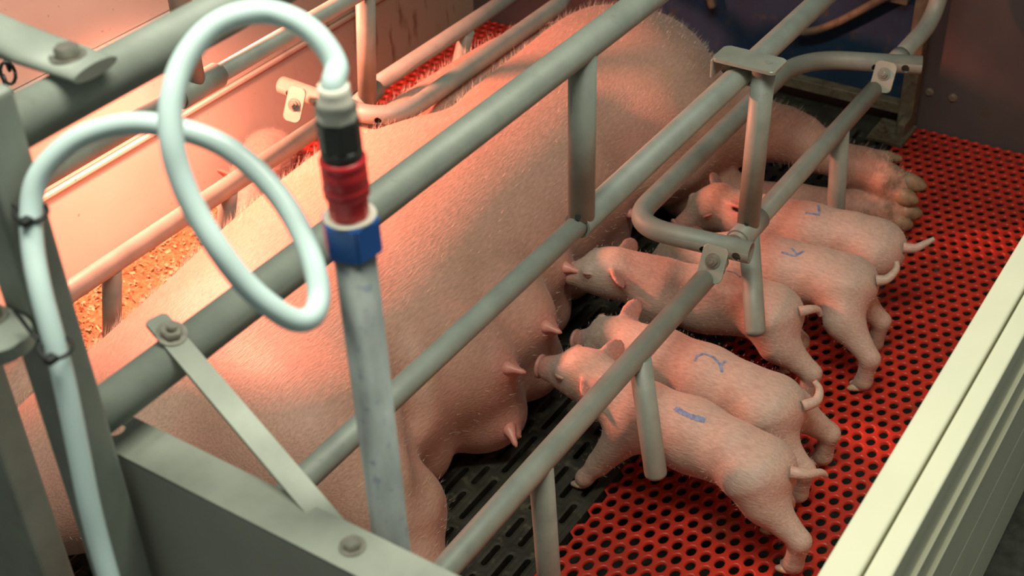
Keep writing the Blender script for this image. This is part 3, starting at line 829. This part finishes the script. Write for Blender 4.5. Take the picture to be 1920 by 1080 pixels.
for fx, fy in ((772, 1225), (742, 1238)):
    a = Pz(fx, fy, 0.05); link('hoof', claw(a, a+Vector((-0.05, -0.075, -0.015)), 0.023, 0.010), hoof_m, sow)
for q in (-0.016, 0.020):
    a = Vector((0.985+q, 0.945, 0.038)); link('hoof', claw(a, a+Vector((-0.015, -0.085, -0.012)), 0.022, 0.009), hoof_m, sow)
link('dewclaw', claw(Pz(1650, 291, 0.152), Pz(1692, 299, 0.140), 0.014, 0.007), hoof_m, sow)
# teats
for (px, py, dx, L, r) in ((1024, 612, (22, 12), 0.034, 0.0068), (952, 690, (24, 8), 0.036, 0.0068), (955, 806, (8, 22), 0.036, 0.0070), (1062, 502, (20, 8), 0.030, 0.0068), (1040, 752, (14, 10), 0.018, 0.006), (1180, 400, (12, 8), 0.028, 0.0065)):
    loc, nrm = hit(sow_b, px, py)
    if loc is None: continue
    d = (Vector(rt)*dx[0]+Vector(dn)*dx[1]).normalized()
    d = (d*0.9+nrm*0.6).normalized()
    P = [loc-nrm*0.012, loc+d*L*0.15, loc+d*L*0.45, loc+d*L*0.8, loc+d*L]
    link('teat', tube_me(P, [r*2.6, r*1.5, r*0.95, r*0.78, r*0.3], 14), teat_m, sow)
# white bristles, longest along the spine and the rump
def bristles(o, n, seed, lenf, keep=None, wd=0.00022):
    rg = np.random.default_rng(seed); me = o.data; off = np.array(wloc(o))
    nf = len(me.polygons); ar = np.zeros(nf); me.polygons.foreach_get('area', ar)
    ce = np.zeros(nf*3); me.polygons.foreach_get('center', ce); ce = ce.reshape(-1, 3)+off
    no = np.zeros(nf*3); me.polygons.foreach_get('normal', no); no = no.reshape(-1, 3)
    w_ = ar*keep(ce, no); w_ /= w_.sum()
    ix = rg.choice(nf, n, p=w_); c = ce[ix]+rg.normal(0, 0.003, (n, 3)); nn = no[ix]
    L = lenf(c, nn)*rg.uniform(0.5, 1.2, n)
    t = np.array([1.0, 0.1, 0.05])-nn*(nn@np.array([1.0, 0.1, 0.05]))[:, None]
    t /= np.linalg.norm(t, axis=1)[:, None]+1e-6
    d = t*rg.uniform(0.6, 1.1, n)[:, None]+nn*rg.uniform(0.35, 0.9, n)[:, None]+rg.normal(0, 0.15, (n, 3)); d /= np.linalg.norm(d, axis=1)[:, None]
    s_ = np.cross(d, rg.normal(0, 1, (n, 3))); s_ /= np.linalg.norm(s_, axis=1)[:, None]
    v = np.stack([c-s_*wd, c+s_*wd, c+d*L[:, None]], 1).reshape(-1, 3)
    return from_lists('bristles', v.tolist(), np.arange(3*n).reshape(-1, 3).tolist(), False)
hm = bristles(body, 14000, 3, lambda c, n: 0.012+0.016*(n[:, 1] > 0.35)+0.008*(c[:, 0] > 2.55), lambda c, n: np.where((n[:, 1] > 0.15) | (c[:, 0] > 2.45), 3.0, 1.0)*(c[:, 2] > 0.12))
setp(link('bristles', hm, hair_m, body), kind='stuff')

# ================================================================== piglets
def unit(v): return Vector(v).normalized()
def piglet(label, spine, head, fdir, updir, hind, front, tail, marks=(), eye_shut=True, lying=False, scale=1.0, ear_up=0.05):
    """spine: rump, loin, mid, shoulder, neck centres. hind, front: foot positions (near side first)"""
    sp = [Vector(p) for p in spine]; hd_ = Vector(head)
    f = unit(fdir); up = Vector(updir); up = (up-f*up.dot(f)).normalized(); sd = f.cross(up)   # animal's right side
    allp = sp+[hd_, hd_+f*0.12]+[Vector(p) for p in hind]+[Vector(p) for p in front]
    lo = [min(p[i] for p in allp)-0.10 for i in range(3)]; hi = [max(p[i] for p in allp)+0.10 for i in range(3)]
    lo[2] = max(lo[2], -0.02)
    G = Field(lo, hi, 0.0036)
    s = scale
    fb = unit(sp[3]-sp[0]); fb.z = 0; fb.normalize(); lat = Vector((fb.y, -fb.x, 0))   # lat: body's right
    G.chain(sp+[hd_-f*0.012*s], [0.049*s, 0.052*s, 0.055*s, 0.054*s, 0.045*s, 0.043*s], 0.03)
    G.ell(sp[2]-Vector((0, 0, 0.006)), [tuple(fb), tuple(lat), (0, 0, 1)], (0.10*s, 0.058*s, 0.060*s), 0.03)
    # head
    G.ell(hd_, [tuple(f), tuple(sd), tuple(up)], (0.054*s, 0.044*s, 0.047*s), 0.02)
    G.cone(hd_+f*0.018*s-up*0.004, hd_+f*0.074*s-up*0.012*s, 0.040*s, 0.0245*s, 0.02)
    G.cone(hd_-f*0.01*s-up*0.020*s, hd_+f*0.04*s-up*0.024*s, 0.036*s, 0.022*s, 0.02)
    for q in (-1, 1):
        G.ell(hd_+f*0.030*s+sd*q*0.028*s+up*0.017*s, [tuple(f), tuple(sd), tuple(up)], (0.017, 0.011, 0.012), 0.012)   # brow
        el = unit(-f*0.35+sd*q*0.90+up*ear_up); en = unit(f*0.75-up*0.55); en = unit(en-el*en.dot(el)); ew = el.cross(en)
        ec = hd_-f*0.026*s+sd*q*0.042*s+up*0.020*s
        G.ell(ec+el*0.012*s, [tuple(el), tuple(ew), tuple(en)], (0.030*s, 0.020*s, 0.0064), 0.008)
        G.ell(ec+el*0.018*s+en*0.006, [tuple(el), tuple(ew), tuple(en)], (0.020*s, 0.012*s, 0.0045), 0.004, 'sub')
    # limbs
    feet = []
    for i, ft in enumerate(hind):
        ft = Vector(ft); q = 1 if (ft-sp[0]).dot(lat) > 0 else -1
        hip = sp[0]+fb*0.012+lat*q*0.022*s-Vector((0, 0, 0.004))
        if lying:
            G.chain([hip, hip+fb*0.05+lat*q*0.01-Vector((0, 0, 0.01)), ft], [0.045*s, 0.03*s, 0.014*s], 0.02); continue
        hock = ft-fb*0.010*s+Vector((0, 0, 0.085*s))
        knee = hip*0.45+hock*0.55+fb*0.030*s+Vector((0, 0, 0.012))
        past = ft-fb*0.004+Vector((0, 0, 0.026*s))
        G.chain([hip, knee, hock], [0.050*s, 0.035*s, 0.0190*s], 0.024)
        G.cone(hock, past, 0.0182*s, 0.0165*s, 0.010)
        G.cone(past, ft+fb*0.006+Vector((0, 0, 0.013)), 0.0168*s, 0.0140*s, 0.008)
        feet.append(ft)
    for i, ft in enumerate(front):
        ft = Vector(ft); q = 1 if (ft-sp[3]).dot(lat) > 0 else -1
        sh = sp[3]+lat*q*0.026*s-Vector((0, 0, 0.012))
        if lying:
            G.chain([sh, ft], [0.035*s, 0.014*s], 0.02); continue
        kn = ft*0.62+sh*0.38+fb*0.008; kn.z = min(kn.z, 0.075)
        past = ft+Vector((0, 0, 0.026*s))
        G.chain([sh, kn], [0.043*s, 0.0215*s], 0.024)
        G.cone(kn, past, 0.0205*s, 0.0150*s, 0.010)
        G.cone(past, ft+fb*0.006+Vector((0, 0, 0.013)), 0.0168*s, 0.0140*s, 0.008)
        feet.append(ft)
    zz = (G.lo[2]+G.h*np.arange(G.n[2]))[None, None, :]
    G.f = np.maximum(G.f, (0.002-zz).astype(np.float32))
    root = empty('piglet', (sp[1].x, sp[1].y, 0.0), label, 'piglet', 'litter of suckling piglets')
    pm = G.mesh('piglet_body', 2)
    def pf(c):
        w_ = 0.75*blob(c, hd_+f*0.085*s, 0.040)
        for q in (-1, 1):
            w_ = np.maximum(w_, 0.85*blob(c, hd_-f*0.036*s+sd*q*0.066*s+up*0.022*s, 0.040, 0.5))
        return w_
    paint(pm, 'flush', pf)
    paint(pm, 'soil', lambda c: 0.6*np.clip((0.05-c[:, 2])/0.04, 0, 1))
    b = link('body', pm, pig_m, root)
    fz = bristles(b, 2200, 11, lambda c, n: 0.007+0*c[:, 0], lambda c, n: 1.0*(c[:, 2] > 0.05), 0.00016)
    setp(link('fuzz', fz, hair_m, b), kind='stuff')
    bv = bvh_world(b)
    for ft in feet:
        for q in (-1, 1):
            a = ft+lat*q*0.0075+fb*0.002+Vector((0, 0, 0.016)); e = ft+lat*q*0.009+fb*0.024+Vector((0, 0, 0.004))
            link('hoof', claw(a, e, 0.0088, 0.004, 8), phoof_m, root)
    nz = hd_+f*0.090*s-up*0.013*s
    nd = link('snout', lathe_me(nz, f, [(0.019*s, 0), (0.0230*s, 0.002), (0.0235*s, 0.006), (0.021*s, 0.0085), (0.004, 0.0090)], 20), nose_m, root)
    for q in (-1, 1):
        link('nostril', prism_me(nz+f*0.0085+sd*q*0.0080, f, 0.0036, 0.0012, 10), eye_m, nd)
        src = hd_+f*0.032*s+up*0.020*s+sd*q*0.12
        loc, nrm, _, _ = bv.ray_cast(src, -sd*q)
        if loc is not None:
            t1 = (f-nrm*f.dot(nrm)).normalized(); t2 = nrm.cross(t1)
            v, fc = [], []
            slit = [loc+t1*(-0.0085+0.017*k/8)+t2*(0.0022*math.sin(k/8*math.pi))+nrm*0.0016 for k in range(9)]
            lid = [loc+t1*(-0.011+0.022*k/8)+t2*(0.0030*math.sin(k/8*math.pi))-nrm*0.0012 for k in range(9)]
            ey = link('eye', tube_me(lid, [0.001, 0.003, 0.0045, 0.0054, 0.0058, 0.0054, 0.0045, 0.003, 0.001], 10), lid_m, root)
            link('eye_slit', tube_me([p+nrm*0.0026 for p in slit], [0.0004, 0.0012, 0.0018, 0.0020, 0.0021, 0.0020, 0.0018, 0.0012, 0.0004], 8), eye_m, ey)
    if tail:
        tp = catmull(tail, 6); m = len(tp)
        link('tail', tube_me(tp, [0.0112*(1-0.60*k/(m-1))*s for k in range(m)], 12), pig_m, root)
    for mk, wd in marks:
        pts = []
        for a, c in zip(mk[:-1], mk[1:]):
            n = max(2, int(math.hypot(c[0]-a[0], c[1]-a[1])/2.5))
            for k in range(n+(c is mk[-1])): pts.append((a[0]+(c[0]-a[0])*k/n, a[1]+(c[1]-a[1])*k/n))
        H = [hit(bv, *p) for p in pts]; H = [h for h in H if h[0] is not None]
        if len(H) < 3: continue
        v, fc = [], []
        for k in range(len(H)):
            p, nrm = H[k]; t = (H[min(k+1, len(H)-1)][0]-H[max(k-1, 0)][0]).normalized(); sdv = nrm.cross(t).normalized()
            w_ = wd*(0.75+0.5*rnd.random())/2
            for j in (-1, 0, 1):
                q = p+sdv*w_*j; l2, n2, _, _ = bv.find_nearest(q); v.append(l2+n2*0.0007)
        for k in range(len(H)-1):
            for j in (0, 1): fc.append((3*k+j, 3*k+j+1, 3*k+j+4, 3*k+j+3))
        link('marking', from_lists('mark', v, fc, True), ink_m, root)
    return root
V = Vector
piglet('piglet with a thick blue smudge on its back, suckling by the short drop finger',
       [(1.556, 0.575, 0.168), (1.572, 0.64, 0.168), (1.588, 0.73, 0.160), (1.582, 0.825, 0.170), (1.585, 0.895, 0.185)],
       (1.596, 0.950, 0.197), (-0.08, 1, -0.04), (-0.1, 0, 1), [(1.522, 0.500, 0), (1.590, 0.560, 0)], [(1.515, 0.905, 0), (1.63, 0.88, 0)],
       [(1.552, 0.532, 0.197), (1.562, 0.508, 0.196), (1.588, 0.492, 0.186), (1.600, 0.486, 0.172)],
       [([(1266, 765), (1280, 774), (1296, 781), (1322, 788)], 0.0105)])
piglet('piglet with a thin blue hooked stroke on its back',
       [(1.715, 0.625, 0.168), (1.722, 0.69, 0.168), (1.730, 0.775, 0.164), (1.732, 0.865, 0.170), (1.730, 0.925, 0.172)],
       (1.742, 0.972, 0.165), (-0.02, 0.98, -0.30), (-0.5, 0.1, 0.8), [(1.682, 0.560, 0), (1.795, 0.560, 0)], [(1.68, 0.93, 0), (1.77, 0.93, 0)],
       [(1.716, 0.580, 0.196), (1.735, 0.563, 0.203), (1.752, 0.566, 0.215), (1.756, 0.578, 0.226)],
       [([(1303, 677), (1306, 668), (1319, 663), (1338, 670), (1350, 684), (1354, 698)], 0.0045), ([(1352, 684), (1360, 677)], 0.0045)])
piglet('piglet with raised head taking the teat nearest the clamp post',
       [(1.965, 0.735, 0.172), (1.965, 0.795, 0.170), (1.944, 0.88, 0.172), (1.910, 0.965, 0.190), (1.893, 1.015, 0.205)],
       (1.876, 1.062, 0.215), (-0.30, 0.95, -0.10), (0.0, 0, 1), [(1.935, 0.655, 0), (2.015, 0.715, 0)], [(1.87, 0.99, 0), (1.96, 0.99, 0)],
       [(1.955, 0.690, 0.205), (1.968, 0.675, 0.208), (1.985, 0.665, 0.20), (1.99, 0.66, 0.185)],
       [([(1362, 508), (1376, 511), (1388, 520)], 0.0045)])
piglet('piglet with a thin blue V stroke on its shoulders',
       [(2.118, 0.645, 0.182), (2.115, 0.71, 0.182), (2.105, 0.80, 0.176), (2.090, 0.89, 0.172), (2.075, 0.95, 0.165)],
       (2.06, 0.998, 0.155), (-0.12, 0.95, -0.45), (-0.3, 0.1, 0.9), [(2.035, 0.575, 0), (2.160, 0.600, 0)], [(2.05, 0.93, 0), (2.14, 0.93, 0)],
       [(2.118, 0.600, 0.210), (2.126, 0.582, 0.216), (2.142, 0.572, 0.232), (2.150, 0.576, 0.246)],
       [([(1465, 473), (1490, 480), (1507, 471)], 0.0045), ([(1484, 465), (1496, 479)], 0.004)], ear_up=-0.6)
piglet('piglet with a blue right-angle stroke, beside the hind hooves of the sow',
       [(2.278, 0.645, 0.176), (2.274, 0.71, 0.178), (2.256, 0.80, 0.176), (2.244, 0.885, 0.178), (2.230, 0.945, 0.186)],
       (2.222, 0.998, 0.195), (-0.75, 0.62, -0.25), (0.0, 0.0, 1), [(2.240, 0.672, 0), (2.305, 0.690, 0)], [(2.21, 0.93, 0), (2.30, 0.93, 0)],
       [(2.268, 0.600, 0.200), (2.278, 0.578, 0.200), (2.290, 0.560, 0.212), (2.298, 0.548, 0.222)],
       [([(1534, 385), (1536, 401)], 0.0045), ([(1510, 399), (1536, 403)], 0.0045)])
lp = Pz(480, 320, 0.07)
piglet("piglet lying under the red lamp behind the sow's back",
       [Pz(510, 278, 0.065), Pz(502, 290, 0.065), Pz(492, 310, 0.062), Pz(478, 335, 0.062), Pz(470, 350, 0.058)],
       Pz(462, 365, 0.055), (-0.6, -0.55, -0.1), (0.3, -0.3, 0.9), [Pz(480, 290, 0.02), Pz(520, 300, 0.02)], [Pz(440, 350, 0.02), Pz(450, 362, 0.02)],
       None, (), lying=True)

# ================================================================== litter on the creep floor
rg = np.random.default_rng(5)
gx, gy_ = np.meshgrid(np.linspace(0.72, 1.97, 110), np.linspace(1.782, 2.245, 40), indexing='ij')
hz = 0.006+0.010*np.abs(np.sin(gx*23+gy_*17))*rg.uniform(0.3, 1, gx.shape)+rg.uniform(0, 0.004, gx.shape)
hz[0, :] = hz[-1, :] = 0.001; hz[:, 0] = hz[:, -1] = 0.001
vv = np.stack([gx, gy_, hz], -1).reshape(-1, 3)
ff = [(i*40+j, (i+1)*40+j, (i+1)*40+j+1, i*40+j+1) for i in range(109) for j in range(39)]
lt = setp(link('litter', from_lists('litter', vv.tolist(), ff, True), litter_m, None, (1.35, 2.0, 0)), "reddish brown crumbly litter on the creep floor behind the sow", 'litter', kind='stuff')
n = 5200
c = np.stack([rg.uniform(0.74, 1.96, n), rg.uniform(1.79, 2.24, n), rg.uniform(0.010, 0.020, n)], 1)
a = rg.normal(0, 1, (n, 3)); a[:, 2] *= 0.5; a /= np.linalg.norm(a, axis=1)[:, None]; b = np.cross(a, rg.normal(0, 1, (n, 3))); b /= np.linalg.norm(b, axis=1)[:, None]
la = rg.uniform(0.003, 0.008, n)[:, None]; lb = rg.uniform(0.0015, 0.004, n)[:, None]
v = np.stack([c-a*la-b*lb, c+a*la-b*lb, c+a*la+b*lb, c-a*la+b*lb], 1).reshape(-1, 3)
setp(link('shavings', from_lists('shavings', v.tolist(), np.arange(4*n).reshape(-1, 4).tolist(), False), shav_m, lt), kind='stuff')
